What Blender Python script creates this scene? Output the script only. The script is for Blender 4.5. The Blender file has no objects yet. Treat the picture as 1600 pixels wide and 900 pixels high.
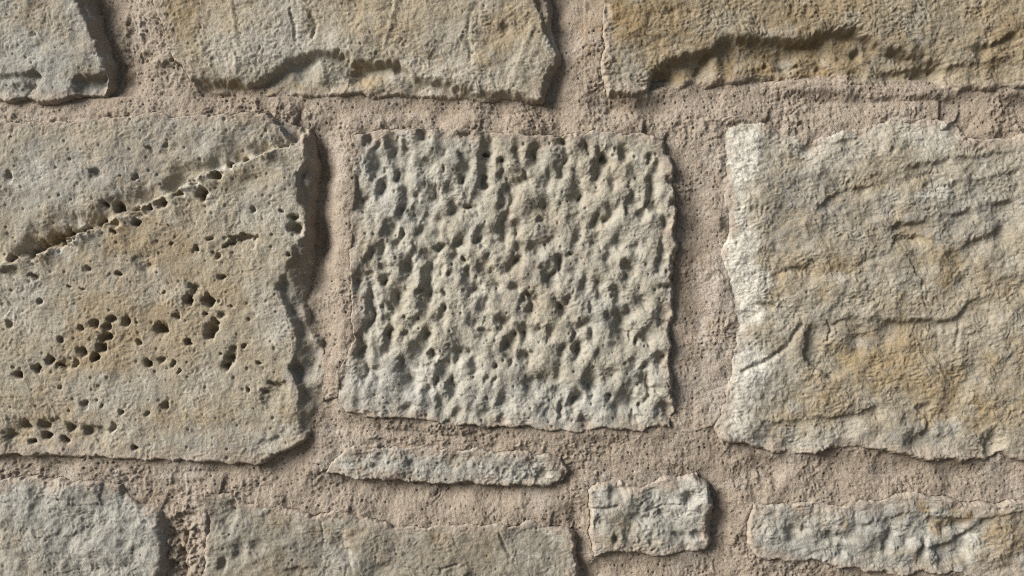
import bpy, math, random
import numpy as np

# ------------------------------------------------------------------ camera, sky, sun, exposure
S = 0.000625                 # metres per layout unit (the wall is laid out in units; 1600 units = 1 m)
Z0 = 1.45                    # camera height above the ground
sc = bpy.context.scene
cam = bpy.data.cameras.new('camera')
cam.lens = 30.0
cam.sensor_width = 36.0
cam.clip_start = 0.01
cam.clip_end = 500.0
co = bpy.data.objects.new('camera', cam)
sc.collection.objects.link(co)
co.location = (0.0, -30.0 / 36.0, Z0)
co.rotation_euler = (math.radians(90), 0, 0)
sc.camera = co

SUN_FROM = np.array([-0.80, -0.43, 0.47]); SUN_FROM /= np.linalg.norm(SUN_FROM)
w = bpy.data.worlds.new('World'); sc.world = w; w.use_nodes = True
nt = w.node_tree
bg = nt.nodes['Background']
sky = nt.nodes.new('ShaderNodeTexSky'); sky.sky_type = 'NISHITA'; sky.sun_disc = False
sky.sun_elevation = math.asin(SUN_FROM[2])
sky.sun_rotation = math.atan2(SUN_FROM[0], SUN_FROM[1]) % (2 * math.pi)
sky.air_density = 1.0; sky.dust_density = 1.5; sky.ozone_density = 1.0
nt.links.new(sky.outputs[0], bg.inputs[0])
bg.inputs[1].default_value = 0.05
sun = bpy.data.lights.new('sun', 'SUN')
sun.energy = 5.0
sun.angle = math.radians(34)
sun.color = (1.0, 0.965, 0.905)
so = bpy.data.objects.new('sun', sun); sc.collection.objects.link(so)
from mathutils import Vector
so.rotation_euler = Vector(SUN_FROM).to_track_quat('Z', 'Y').to_euler()
so.location = (-3, -2, 4)
sc.view_settings.view_transform = 'Standard'
sc.view_settings.look = 'None'
sc.view_settings.gamma = 1.0
sc.view_settings.exposure = 0.56
sc.render.engine = 'CYCLES'
sc.cycles.use_denoising = False
sc.cycles.filter_width = 1.2

# ------------------------------------------------------------------ noise tools (numpy)
F = np.float32
_ang = np.linspace(0, 2 * np.pi, 64, endpoint=False)
_GX = np.cos(_ang).astype(F); _GY = np.sin(_ang).astype(F)

def _hash(ix, iy, seed):
    h = (ix.astype(np.uint32) * np.uint32(374761393) + iy.astype(np.uint32) * np.uint32(668265263)
         + np.uint32((seed * 2246822519) & 0xffffffff))
    h = (h ^ (h >> np.uint32(13))) * np.uint32(1274126177)
    return h ^ (h >> np.uint32(16))

def pn(x, y, seed=0):
    x = np.asarray(x, F); y = np.asarray(y, F)
    fx = np.floor(x); fy = np.floor(y)
    ix = fx.astype(np.int32); iy = fy.astype(np.int32)
    tx = x - fx; ty = y - fy
    u = tx * tx * tx * (tx * (tx * 6 - 15) + 10); v = ty * ty * ty * (ty * (ty * 6 - 15) + 10)
    def g(dx, dy):
        h = _hash(ix + dx, iy + dy, seed) & np.uint32(63)
        return _GX[h] * (tx - dx) + _GY[h] * (ty - dy)
    a = g(0, 0); b = g(1, 0); c = g(0, 1); d = g(1, 1)
    return ((a + u * (b - a)) * (1 - v) + (c + u * (d - c)) * v) * F(1.5)

def fbm(x, y, wl, octv=4, seed=0, gain=0.5, sx=1.0, sy=1.0):
    s = 0; a = 1.0; f = 1.0 / wl
    for i in range(octv):
        s = s + F(a) * pn(x * F(f * sx), y * F(f * sy), seed + i * 17)
        a *= gain; f *= 2.03
    return s

def ridged(x, y, wl, octv=4, seed=0, gain=0.55, sx=1.0, sy=1.0):
    s = 0; a = 1.0; f = 1.0 / wl
    for i in range(octv):
        s = s + F(a) * (1 - 2.2 * np.abs(pn(x * F(f * sx), y * F(f * sy), seed + i * 29)))
        a *= gain; f *= 2.1
    return s

def rnd(h):
    return (h & np.uint32(0xffff)).astype(F) / F(65535)

def pores(x, y, cell, prob, r0, r1, seed):
    """scattered little holes; returns 0..1 depth"""
    x = x / F(cell); y = y / F(cell)
    ix = np.floor(x).astype(np.int32); iy = np.floor(y).astype(np.int32)
    out = np.zeros_like(x)
    for dx in (-1, 0, 1):
        for dy in (-1, 0, 1):
            h = _hash(ix + dx, iy + dy, seed)
            px = ix + dx + F(.15) + F(.7) * rnd(h); py = iy + dy + F(.15) + F(.7) * rnd(h >> np.uint32(8))
            h2 = _hash(ix + dx, iy + dy, seed + 91)
            on = (rnd(h2) < prob)
            r = F(r0 / cell) + F((r1 - r0) / cell) * rnd(h2 >> np.uint32(9)) ** 2
            q = ((x - px) ** 2 + ((y - py) * F(.85)) ** 2) / (r * r)
            out = np.maximum(out, np.where(on, np.exp(-q * q * F(.8)) * (F(.45) + r * F(cell / r1) * F(.55)), 0))
    return out.astype(F)

def facet(x, y, wl, seed):
    """broken, chiselled facets: upper envelope of tilted curved plates"""
    x = x / F(wl); y = y / F(wl); ix = np.floor(x).astype(np.int32); iy = np.floor(y).astype(np.int32)
    out = np.full(x.shape, -9, F)
    for dx in (-1, 0, 1):
        for dy in (-1, 0, 1):
            h = _hash(ix + dx, iy + dy, seed); h2 = _hash(ix + dx, iy + dy, seed + 7)
            qx = x - (ix + dx + rnd(h)); qy = y - (iy + dy + rnd(h >> np.uint32(7)))
            out = np.maximum(out, rnd(h2) * F(.55) + qx * (rnd(h2 >> np.uint32(5)) - F(.5)) * F(1.7) + qy * (rnd(h2 >> np.uint32(11)) - F(.5)) * F(1.7) - (qx * qx + qy * qy) * F(.75))
    return out - F(.3)

def strokes(x, y, ang, seed, a=3.4, b=12.0):
    c, q = math.cos(ang), math.sin(ang)
    return pn((x * c + y * q) / a, (-x * q + y * c) / b, seed)

def grain(x, y, seed):
    """fine brushed / weathered grain whose direction drifts over the surface, about +-1"""
    wx = x + 5 * pn(x / 17, y / 17, seed + 3) + 1.6 * pn(x / 6, y / 6, seed + 5)
    wy = y + 5 * pn(x / 17, y / 17, seed + 4) + 1.6 * pn(x / 6, y / 6, seed + 6)
    m1 = ss(-.25, .25, pn(x / 38, y / 38, seed + 1)); m2 = ss(-.25, .25, pn(x / 30, y / 30, seed + 2))
    a = (strokes(wx, wy, .35, seed + 7) * m1 + strokes(wx, wy, -.8, seed + 8) * (1 - m1)) * m2 \
        + strokes(wx, wy, 1.3, seed + 9, 3.2, 9.0) * (1 - m2)
    c = pn(wx / 4.2, wy / 4.2, seed + 10)
    amp = .55 + .9 * ss(-.4, .5, fbm(x, y, 55, 2, seed + 11))
    return (a * .62 + c * .35) * amp

def ss(a, b, x):
    t = np.clip((x - a) / (b - a), 0, 1)
    return t * t * (3 - 2 * t)

def poly_dist(x, y, pts, closed, wdef=14.0, full=False):
    """distance to a polyline, local width, crossing side, distance past an open end"""
    P = [(p[0], p[1], (p[2] if len(p) > 2 else wdef)) for p in pts]
    n = len(P); best = np.full(x.shape, 1e12, F); wid = np.zeros(x.shape, F); side = np.zeros(x.shape, F)
    endp = np.zeros(x.shape, bool); inside = np.zeros(x.shape, bool)
    rngs = range(n) if closed else range(n - 1)
    over = np.zeros(x.shape, F); frac = np.zeros(x.shape, F); run = 0.0
    for i in rngs:
        x0, y0, w0 = P[i]; x1, y1, w1 = P[(i + 1) % n]
        dx, dy = x1 - x0, y1 - y0; L2 = dx * dx + dy * dy + 1e-9
        t0 = ((x - x0) * F(dx) + (y - y0) * F(dy)) / F(L2)
        t = np.clip(t0, 0, 1)
        d2 = (x - x0 - t * F(dx)) ** 2 + (y - y0 - t * F(dy)) ** 2
        m = d2 < best
        best = np.where(m, d2, best); wid = np.where(m, w0 + (w1 - w0) * t, wid)
        if closed:
            c = ((y0 > y) != (y1 > y)) & (x < (x1 - x0) * (y - y0) / ((y1 - y0) if y1 != y0 else 1e-9) + x0)
            inside ^= c
        else:
            cr = np.sign(F(dx) * (y - y0) - F(dy) * (x - x0))
            side = np.where(m, cr, side)
            e = np.zeros(x.shape, bool)
            if i == 0: e |= t0 < 0
            if i == n - 2: e |= t0 > 1
            endp = np.where(m, e, endp)
            ln = math.sqrt(L2); ov = np.where(e, np.maximum(-t0, t0 - 1) * F(ln), 0)
            over = np.where(m, ov, over); frac = np.where(m, run + t * F(ln), frac); run += ln
    d = np.sqrt(best)
    if closed:
        return np.where(inside, d, -d), wid
    if full: return d, side, over, np.minimum(frac, F(run) - frac) / F(max(4.0, min(.18 * run, 20.0)))
    return d, side, endp

def warp(x, y, seed, amp=1.0):
    wx = x + amp * (6.5 * pn(x / 34, y / 34, seed + 40) + 1.8 * pn(x / 13, y / 13, seed + 41) + 1.6 * pn(x / 5.5, y / 5.5, seed + 42))
    wy = y + amp * (6.5 * pn(x / 34, y / 34, seed + 43) + 1.8 * pn(x / 13, y / 13, seed + 44) + 1.6 * pn(x / 5.5, y / 5.5, seed + 45))
    return wx, wy

def local(x, y, pts, pad):
    xs = [p[0] for p in pts]; ys = [p[1] for p in pts]
    return (x > min(xs) - pad) & (x < max(xs) + pad) & (y > min(ys) - pad) & (y < max(ys) + pad)

def f_step(h, x, y, pts, a, side=1, L=60.0, wd=3.0, lip=0.0, endfall=12.0):
    """a broken ledge: the given side drops by a and slowly recovers over L"""
    m = local(x, y, pts, 3.2 * L)
    if not m.any(): return
    d, s, ov, fr = poly_dist(x[m], y[m], pts, False, full=True)
    sd = d * s * side
    f = 1 / (1 + np.exp(-np.clip(sd / wd * 2.2, -30, 30)))
    k = np.exp(-(ov / endfall) ** 2) * (.12 + .88 * ss(0, 1, fr))
    k = k * np.clip(1 + (1.2 if a < 15 else .5) * pn(x[m] / 37, y[m] / 37, 77), .2, 1.9)
    h[m] += k * (-a * f * np.exp(-np.maximum(sd, 0) / L) + lip * (1 - f) * np.exp(-np.maximum(-sd, 0) / 9.0))

def f_groove(h, x, y, pts, wd, a):
    m = local(x, y, pts, wd * 3.5)
    if not m.any(): return
    d, s, e = poly_dist(x[m], y[m], pts, False)
    h[m] -= a * np.exp(-(d / wd) ** 2)

def f_roll(h, x, y, pts, a, side, L):
    """surface rolls in towards the line on one side"""
    m = local(x, y, pts, 3 * L)
    if not m.any(): return
    d, s, e = poly_dist(x[m], y[m], pts, False)
    k = np.where(e, np.exp(-(d / 20) ** 2), 1) * np.clip(1 + .9 * pn(x[m] / 30, y[m] / 30, 79), .4, 1.6)
    h[m] -= np.where(s * side > 0, a * np.exp(-(d / L)), a * np.exp(-(d / 3.0) ** 2)) * k

def f_bevel(h, x, y, pts, a, L):
    m = local(x, y, pts, L)
    if not m.any(): return
    d, s, e = poly_dist(x[m], y[m], pts, False)
    h[m] -= a * np.clip(1 - d / L, 0, 1) ** 1.3 * np.where(e, np.exp(-(d / 14) ** 2), 1)

def f_pit(h, x, y, cx, cy, rx, ry, a, tilt=0.0, p=1.35):
    R = 2.3 * max(rx, ry)
    m = (np.abs(x - cx) < R) & (np.abs(y - cy) < R)
    if not m.any(): return
    X = x[m] - cx; Y = y[m] - cy; c, s = math.cos(tilt), math.sin(tilt)
    u = (X * c + Y * s) / rx; v = (-X * s + Y * c) / ry
    h[m] -= a * np.exp(-(u * u + v * v) ** p)

def f_chain(h, x, y, pts, r, a):
    m = local(x, y, pts, r * 2.5)
    if not m.any(): return
    d, s, e = poly_dist(x[m], y[m], pts, False)
    h[m] -= a * np.exp(-(d / r) ** 3.0)

def idw(x, y, pts, p=3.0):
    num = np.zeros(x.shape, F); den = np.zeros(x.shape, F)
    for (cx, cy, v) in pts:
        wq = 1 / (((x - cx) ** 2 + (y - cy) ** 2) + F(380)) ** F(p / 2)
        num += wq * F(v); den += wq
    return num / den

def blobs(x, y, lst, seed):
    """soft irregular patches 0..1"""
    out = np.zeros(x.shape, F)
    if not lst: return out
    wx = x + 38 * fbm(x, y, 60, 4, seed + 70); wy = y + 38 * fbm(x, y, 60, 4, seed + 77)
    for (cx, cy, rx, ry, a) in lst:
        q = ((wx - cx) / rx) ** 2 + ((wy - cy) / ry) ** 2
        out = np.maximum(out, a * np.exp(-q * q * F(.9)))
    return out

# ------------------------------------------------------------------ materials
ALB = 0.74
def make_material(name, c1, c2, ochre, pale, grey, speck=0.14, bump=0.6):
    m = bpy.data.materials.new(name); m.use_nodes = True
    n = m.node_tree.nodes; l = m.node_tree.links
    b = n['Principled BSDF']; b.inputs['Roughness'].default_value = 0.93
    b.inputs['Specular IOR Level'].default_value = 0.18
    c1, c2, ochre, pale, grey = [tuple(v * ALB for v in c) for c in (c1, c2, ochre, pale, grey)]
    tc = n.new('ShaderNodeTexCoord'); at = n.new('ShaderNodeAttribute'); at.attribute_name = 'stain_shading'
    sp = n.new('ShaderNodeSeparateColor'); l.new(at.outputs['Color'], sp.inputs[0])
    def noise(scale, det, rough=0.6, dist=0.0):
        t = n.new('ShaderNodeTexNoise'); t.inputs['Scale'].default_value = scale; t.inputs['Detail'].default_value = det
        t.inputs['Roughness'].default_value = rough; t.inputs['Distortion'].default_value = dist
        l.new(tc.outputs['Object'], t.inputs['Vector']); return t
    def ramp(src, a, b_):
        r = n.new('ShaderNodeMapRange'); r.inputs['From Min'].default_value = a; r.inputs['From Max'].default_value = b_
        r.clamp = True; l.new(src, r.inputs['Value']); return r.outputs['Result']
    def mix(fac, a, b_, mode='MIX'):
        x = n.new('ShaderNodeMix'); x.data_type = 'RGBA'; x.blend_type = mode
        if hasattr(fac, 'is_output'): l.new(fac, x.inputs[0])
        else: x.inputs[0].default_value = fac
        for i, v in ((6, a), (7, b_)):
            if hasattr(v, 'is_output'): l.new(v, x.inputs[i])
            else: x.inputs[i].default_value = (*v, 1)
        return x.outputs[2]
    def mul(a, b_):
        x = n.new('ShaderNodeMath'); x.operation = 'MULTIPLY'; x.use_clamp = True
        l.new(a, x.inputs[0]); l.new(b_, x.inputs[1]); return x.outputs[0]
    n1 = noise(16, 6, .62, .6); n2 = noise(70, 6, .65, .8); n3 = noise(330, 5, .72); n4 = noise(1150, 3, .75)
    col = mix(ramp(n1.outputs[0], .36, .64), c1, c2)
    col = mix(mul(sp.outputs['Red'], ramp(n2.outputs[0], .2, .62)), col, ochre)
    col = mix(mul(sp.outputs['Blue'], ramp(n2.outputs[0], .75, .3)), col, grey)
    col = mix(mul(sp.outputs['Green'], ramp(n3.outputs[0], .25, .6)), col, pale)
    col = mix(mul(at.outputs['Alpha'], ramp(n3.outputs[0], .2, .55)), col, tuple(v * ALB for v in (.49, .41, .335)))      # film of mortar left on the stone
    col = mix(1.0, col, mix(ramp(n2.outputs[0], .3, .7), (.86, .855, .84), (1.1, 1.1, 1.1)), 'MULTIPLY')
    d1 = tuple(1 - speck * k for k in (1.0, 1.03, 1.1)); d2 = tuple(1 + speck * .55 for k in range(3))
    col = mix(1.0, col, mix(ramp(n3.outputs[0], .3, .7), d1, d2), 'MULTIPLY')
    e1 = (1 - speck * .9,) * 3; e2 = (1 + speck * .6,) * 3
    col = mix(1.0, col, mix(ramp(n4.outputs[0], .32, .68), e1, e2), 'MULTIPLY')
    n5 = noise(620, 2, .5); n6 = noise(480, 2, .5, .4)
    def half(v):
        x = n.new('ShaderNodeMath'); x.operation = 'MULTIPLY'; l.new(v, x.inputs[0]); x.inputs[1].default_value = .55; return x.outputs[0]
    col = mix(half(ramp(n5.outputs[0], .66, .74)), col, (.62, .59, .53))          # pale mineral grains
    col = mix(half(ramp(n6.outputs[0], .33, .25)), col, (.12, .10, .075))         # dark specks
    l.new(col, b.inputs['Base Color'])
    add = n.new('ShaderNodeMath'); add.operation = 'MULTIPLY_ADD'; add.inputs[1].default_value = .45
    l.new(n4.outputs[0], add.inputs[0]); l.new(n3.outputs[0], add.inputs[2])
    bp = n.new('ShaderNodeBump'); bp.inputs['Strength'].default_value = bump; bp.inputs['Distance'].default_value = .0028
    l.new(add.outputs[0], bp.inputs['Height']); l.new(bp.outputs[0], b.inputs['Normal'])
    return m

OCHRE = (.385, .27, .14); PALE = (.68, .66, .60); GREY = (.36, .355, .335)
MAT = {
    'buff': make_material('buff_limestone', (.46, .39, .285), (.505, .46, .37), OCHRE, PALE, (.44, .435, .41)),
    'pitted': make_material('pitted_limestone', (.47, .43, .345), (.52, .49, .415), (.42, .34, .24), PALE, (.45, .45, .43)),
    'bedded': make_material('bedded_sandstone', (.435, .38, .29), (.485, .44, .355), (.405, .305, .175), (.74, .725, .66), GREY),
    'tan': make_material('tan_sandstone', (.375, .31, .215), (.44, .385, .29), (.34, .235, .115), PALE, (.37, .35, .30)),
    'grey': make_material('grey_limestone', (.42, .40, .35), (.49, .475, .43), OCHRE, PALE, (.36, .35, .31)),
    'khaki': make_material('khaki_sandstone', (.34, .305, .245), (.41, .38, .315), OCHRE, PALE, (.31, .305, .28)),
    'mortar': make_material('lime_mortar', (.53, .435, .345), (.60, .51, .42), (.47, .36, .25), (.66, .605, .545), (.44, .38, .315), .24, 1.0),
}

# ------------------------------------------------------------------ layout of the stones (units, y down)
def zl(ox, oy, k, lst, tilt=0.2, gain=1.0):
    return [(ox + u * k, oy + v * k, rx * k, ry * k, a * gain, tilt) for (u, v, rx, ry, a) in lst]
K = 260 / 1462.0
PITS_E = (
 zl(540, 195, K, [(195,105,32,50,8),(430,210,55,110,8),(535,245,45,80,10),(270,350,50,90,8),(318,555,36,80,10),(690,90,38,40,6),(705,360,70,80,8),(860,240,50,40,4),(1060,90,60,60,5),(1040,330,55,100,8),(1022,480,28,50,8),(1250,170,50,90,9),(1227,262,26,35,14),(1232,380,45,80,7),(1198,490,28,40,12),(1372,315,26,30,10),(1388,420,40,60,6),(500,440,60,100,7),(540,600,40,90,6),(720,560,80,110,6),(780,660,50,60,6),(905,570,50,60,8),(965,720,60,90,8),(1072,720,25,25,12),(1130,725,45,60,10),(150,670,50,70,8),(230,790,70,80,6),(497,760,36,70,9),(412,870,50,50,8),(705,810,70,90,7),(825,850,50,60,6),(1155,600,60,70,5),(1362,690,36,60,9),(1412,810,36,90,9),(1445,590,40,70,7),(90,480,40,90,5),(600,760,40,60,5)])
 + zl(800, 195, K, [(48,250,30,80,7),(198,270,45,80,9),(62,490,80,70,9),(322,430,30,60,4),(282,520,50,80,5),(472,300,60,90,6),(432,420,40,60,8),(452,140,35,40,10),(572,540,62,120,10),(595,660,45,60,6),(315,730,70,100,8),(222,700,50,60,6),(642,200,35,50,4),(803,290,38,55,18),(772,410,60,70,8),(732,480,40,50,6),(972,240,45,60,9),(892,505,50,45,10),(1222,560,36,120,10),(1250,720,40,40,7),(1052,660,55,60,9),(872,740,50,60,7),(1132,780,50,50,8),(1022,760,20,25,6),(735,840,48,60,10),(828,850,35,40,9),(1335,850,50,60,9),(1390,490,35,35,6),(1390,680,25,30,6),(1280,360,40,60,6),(722,590,40,40,4),(550,820,80,60,5),(30,870,30,40,7),(1080,400,60,60,4)])
 + zl(540, 355, K, [(382,50,36,60,8),(452,120,45,40,6),(312,210,40,60,8),(345,340,45,45,7),(562,280,50,80,8),(555,380,46,70,12),(642,60,40,60,6),(800,60,60,60,5),(700,230,70,50,7),(762,300,40,60,6),(732,480,50,200,9),(852,170,40,25,6),(1002,140,30,60,8),(962,240,50,70,8),(1028,280,20,30,8),(1062,400,40,60,7),(1202,70,70,70,7),(1382,60,60,90,9),(1212,320,50,70,6),(1142,525,62,50,11),(1302,450,40,40,6),(1432,360,50,50,8),(1332,510,40,40,6),(1232,400,50,60,5),(122,470,40,70,8),(232,640,36,200,10),(205,850,45,60,8),(455,620,50,160,9),(385,800,50,80,7),(232,240,30,80,6),(702,640,50,120,8),(602,840,40,40,6),(832,800,60,60,7),(862,720,20,30,7),(1212,680,50,70,6),(1132,830,60,60,8),(1382,830,60,60,8),(902,100,35,60,4),(852,580,20,35,5)])
 + zl(800, 355, K, [(42,40,36,60,8),(192,190,60,70,9),(282,150,25,25,6),(342,110,50,70,6),(32,300,50,40,8),(52,190,40,40,6),(418,280,45,60,9),(324,430,40,70,10),(342,510,30,40,6),(515,230,25,20,6),(572,90,40,80,5),(742,120,60,80,6),(852,260,50,80,7),(932,130,50,60,6),(1092,180,60,50,5),(1022,340,60,40,9),(1022,430,40,60,5),(532,400,50,60,5),(642,500,50,80,7),(762,580,40,60,7),(925,590,45,60,11),(1142,650,60,50,9),(1032,740,45,50,9),(945,820,60,100,12),(1332,740,60,70,7),(1312,230,30,110,8),(1372,530,20,30,10),(1332,840,40,40,6),(150,590,40,35,9),(215,625,35,30,6),(22,530,30,40,8),(142,740,60,50,8),(452,730,70,60,7),(642,850,80,50,7),(112,870,60,40,7),(782,480,50,60,5)])
 + zl(540, 515, K, [(132,100,45,90,8),(152,230,40,50,7),(394,40,40,50,10),(352,160,60,70,6),(714,40,36,60,10),(644,170,70,90,9),(752,215,26,38,12),(565,370,60,120,10),(492,330,40,50,7),(585,450,60,60,9),(952,200,90,60,6),(862,340,80,70,8),(1132,320,36,90,8),(1222,30,60,40,6),(1072,180,50,50,6),(1310,310,26,22,9),(1432,150,50,60,7),(1450,270,26,40,8),(935,510,55,110,9),(832,660,45,70,6),(732,530,40,50,6),(1392,630,60,60,7),(1232,720,80,60,6),(562,670,50,25,8),(372,650,50,20,7),(422,540,50,25,5),(122,640,50,60,6),(207,740,30,30,6),(982,740,40,50,6),(242,350,50,30,5),(902,830,50,40,6),(1382,800,60,50,5)])
 + zl(800, 515, K, [(114,40,80,60,10),(322,50,60,60,6),(452,180,50,70,9),(584,170,32,80,11),(542,40,25,50,7),(704,50,36,50,8),(112,240,70,70,7),(944,30,36,40,9),(1172,50,60,60,7),(952,130,60,80,4),(1310,260,62,70,10),(1345,260,18,20,9),(154,490,60,80,8),(292,430,60,50,6),(412,380,50,80,6),(704,440,70,100,8),(692,490,30,40,5),(862,400,60,60,5),(1142,420,45,80,8),(1012,580,70,120,8),(847,600,26,22,9),(1122,655,30,40,10),(1352,710,70,70,10),(562,590,40,50,6),(402,540,60,60,5),(434,710,30,80,7),(312,710,60,60,5),(642,800,50,50,6),(1182,560,20,90,5),(542,680,30,60,5),(1102,770,30,20,5)])
)
_r = random.Random(3)
PITS_E += [(_r.uniform(560, 1045), _r.uniform(222, 655), _r.uniform(3.2, 5.6), _r.uniform(5, 9), _r.uniform(3, 6.5), .2) for _ in range(120)]
PITS_D = [(297,468,9,9,13),(327,471,10,10,13),(304,455,6,6,7),(257,456,4,4,5),(199,502,8,9,10),(149,507,8,8,10),(128,514,5,6,8),(97,531,5,5,8),(131,549,9,9,11),
 (253,514,12,11,14),(218,535,6,6,8),(296,535,6,6,9),(383,539,4,4,6),(347,553,3,3,5),(232,568,7,6,11),(255,562,7,7,6),(272,567,4,6,6),(281,580,3,3,5),(59,576,8,7,13),(29,586,8,7,13),
 (80,563,8,9,9),(104,570,16,12,4),(117,574,5,7,6),(135,631,6,9,8),(160,636,3,4,6),(190,643,5,6,7),(259,634,6,9,8),(230,647,3,4,5),(65,471,5,5,6),(95,605,4,4,4),(17,505,6,7,5),(389,608,5,5,7),
 (277,494,5,5,7),(214,502,4,4,4),(322,490,5,4,5),(360,480,3,3,4),(15,680,13,9,8),(40,666,11,8,8),(70,665,10,8,8),(110,668,10,9,8),(50,690,7,6,10),(72,681,8,7,11),(101,687,7,6,10),(137,672,9,9,7),(177,668,6,11,6),(212,700,7,5,8),
 (150,271,12,10,6),(163,318,5,5,10),(15,275,6,12,6),(213,277,4,8,5),(260,228,5,8,4),(235,232,8,6,4),
 (183,322,9,8,14),(217,330,14,7,11),(254,315,9,9,14),(338,272,9,8,13),(318,301,8,11,11),(360,256,7,5,12),(157,347,7,8,12),(180,346,11,8,9),(215,347,6,6,9),(180,362,5,3,7),(305,282,10,5,7),
 (187,428,7,5,7),(138,421,8,6,6),(230,417,17,10,4),(348,433,7,6,8),(302,447,11,6,7),(308,388,5,6,6),(329,373,8,4,6),(340,400,5,5,6),(271,382,3,4,5),(396,328,5,6,6),(55,432,9,6,6),(22,425,16,12,5),(110,448,5,3,6),(130,452,8,3,4),
 (459,340,8,6,9),(463,356,13,13,12),(404,566,7,3,6),(430,600,13,5,5),(415,612,8,5,5),(452,398,5,4,5),(390,500,3,3,3),(440,330,4,3,5)]
CRACK_PITS = [(183,322,9,8,14),(217,330,14,7,11),(254,315,9,9,14),(338,272,9,8,13),(318,301,8,11,11),(360,256,7,5,12),(157,347,7,8,12),(180,346,11,8,9),(215,347,6,6,9),(305,282,10,5,7),(130,356,6,5,9),(280,300,9,6,10),(235,322,5,6,8),(385,247,8,5,9),(20,404,9,7,10),(120,368,5,4,8)]
PITS_D += [(175,498,7,7,8),(169,511,6,9,10),(168,527,10,8,12),(160,543,10,9,11),(150,558,8,8,12),(347,491,8,7,6),(338,503,9,7,9),(331,515,11,11,12),(328,526,8,6,10),(366,546,6,6,6),(360,559,9,10,11),(354,572,8,8,11),(95,572,9,6,7),(120,566,7,6,6)]
PITS_D = [q for q in PITS_D if q not in CRACK_PITS] + CRACK_PITS
CHAIN_D = [
 ([(52,396),(64,386),(80,378),(98,372)],9,14),([(96,376),(112,366),(130,360)],7,9),([(355,383),(362,376),(378,372),(402,368)],3.5,6)]

STONES = []
def stone(**k): STONES.append(k)

stone(mat='grey', seed=11, label='grey-buff block cut off by the left end of the top edge',
  out=[(-330,-210),(110,-210,16),(122,-60,16),(134,0,16),(148,35,16),(160,65,14),(168,90,12),(170,112,10),(174,132,9),(162,153,9),(112,158,9),(60,160,10),(0,158,10),(-150,160),(-330,150)],
  face=2, rough=3.0, gr=.9, steps=[([(-120,122),(-40,121),(20,119),(60,113),(72,132)],9,1,60),([(108,126),(122,121),(158,115),(172,118)],9,1,60),([(110,-60),(121,0),(136,35),(150,65),(160,90),(161,116)],9,-1,80)],
  pits=[(20,140,14,12,6),(50,140,12,12,6)], pale=[(135,105,26,20,.8),(60,60,90,40,.25)], ochre=[(20,30,60,40,.25)], grey=[(60,90,80,30,.6),(140,140,40,20,.8),(30,140,60,20,.8)])
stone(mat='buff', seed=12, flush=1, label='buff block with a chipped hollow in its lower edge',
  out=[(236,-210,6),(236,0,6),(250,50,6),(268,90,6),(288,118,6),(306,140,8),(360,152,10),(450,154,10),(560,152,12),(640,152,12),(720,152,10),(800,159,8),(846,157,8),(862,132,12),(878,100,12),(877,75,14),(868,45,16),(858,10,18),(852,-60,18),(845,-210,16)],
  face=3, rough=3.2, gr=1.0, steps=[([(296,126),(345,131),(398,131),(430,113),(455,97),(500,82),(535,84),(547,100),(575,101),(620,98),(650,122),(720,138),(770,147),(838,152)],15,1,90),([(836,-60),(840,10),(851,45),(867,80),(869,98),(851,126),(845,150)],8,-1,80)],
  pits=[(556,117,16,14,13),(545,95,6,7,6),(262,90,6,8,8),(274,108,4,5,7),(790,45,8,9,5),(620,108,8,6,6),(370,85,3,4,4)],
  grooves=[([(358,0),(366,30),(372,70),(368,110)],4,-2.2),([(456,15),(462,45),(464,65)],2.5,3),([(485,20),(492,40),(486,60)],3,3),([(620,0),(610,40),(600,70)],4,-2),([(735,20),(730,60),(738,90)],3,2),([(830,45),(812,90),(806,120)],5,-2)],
  pale=[(470,60,60,70,.55),(690,115,90,26,.55),(380,80,40,50,.4),(864,80,12,24,.6)], ochre=[(420,146,110,14,.8),(600,142,90,18,.7),(275,20,50,60,.75),(590,20,60,40,.4),(810,15,40,40,.5),(300,90,40,30,.4)], grey=[(430,70,60,60,.7),(340,100,50,30,.5),(690,70,50,40,.4)])  # ochre below the lip paints brown staining and shade into the colour
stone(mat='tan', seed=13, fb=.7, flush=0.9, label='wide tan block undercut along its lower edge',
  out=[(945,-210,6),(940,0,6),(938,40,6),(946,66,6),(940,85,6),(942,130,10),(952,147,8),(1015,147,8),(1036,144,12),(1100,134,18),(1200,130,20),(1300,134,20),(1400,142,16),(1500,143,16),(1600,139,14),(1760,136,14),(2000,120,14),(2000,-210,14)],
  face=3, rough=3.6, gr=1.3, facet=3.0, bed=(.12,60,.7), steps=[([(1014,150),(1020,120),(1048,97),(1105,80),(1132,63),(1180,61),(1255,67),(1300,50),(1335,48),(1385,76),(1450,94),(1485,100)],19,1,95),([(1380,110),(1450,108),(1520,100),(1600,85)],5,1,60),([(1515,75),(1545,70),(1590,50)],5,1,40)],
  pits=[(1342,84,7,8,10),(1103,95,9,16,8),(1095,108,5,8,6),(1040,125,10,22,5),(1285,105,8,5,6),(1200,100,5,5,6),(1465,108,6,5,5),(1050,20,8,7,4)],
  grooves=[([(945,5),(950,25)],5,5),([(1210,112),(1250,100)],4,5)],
  pale=[(975,138,26,8,.7),(1440,62,14,12,.5),(1000,105,40,30,.2)], ochre=[(960,30,60,60,.85),(1030,20,60,40,.6),(1190,105,160,34,1.0),(1190,80,140,26,.75),(1270,20,80,40,.6),(1330,85,90,34,.8),(1570,60,60,50,.6),(1030,80,40,40,.5)], grey=[(980,110,30,40,.7),(1430,60,70,40,.5),(1120,30,50,40,.4)])  # ochre in the undercut paints its brown shadow into the colour
CR = [(-90,440),(0,413),(40,399),(60,389),(100,369),(150,353),(200,331),(260,304),(330,268),(400,243),(446,225)]
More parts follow.
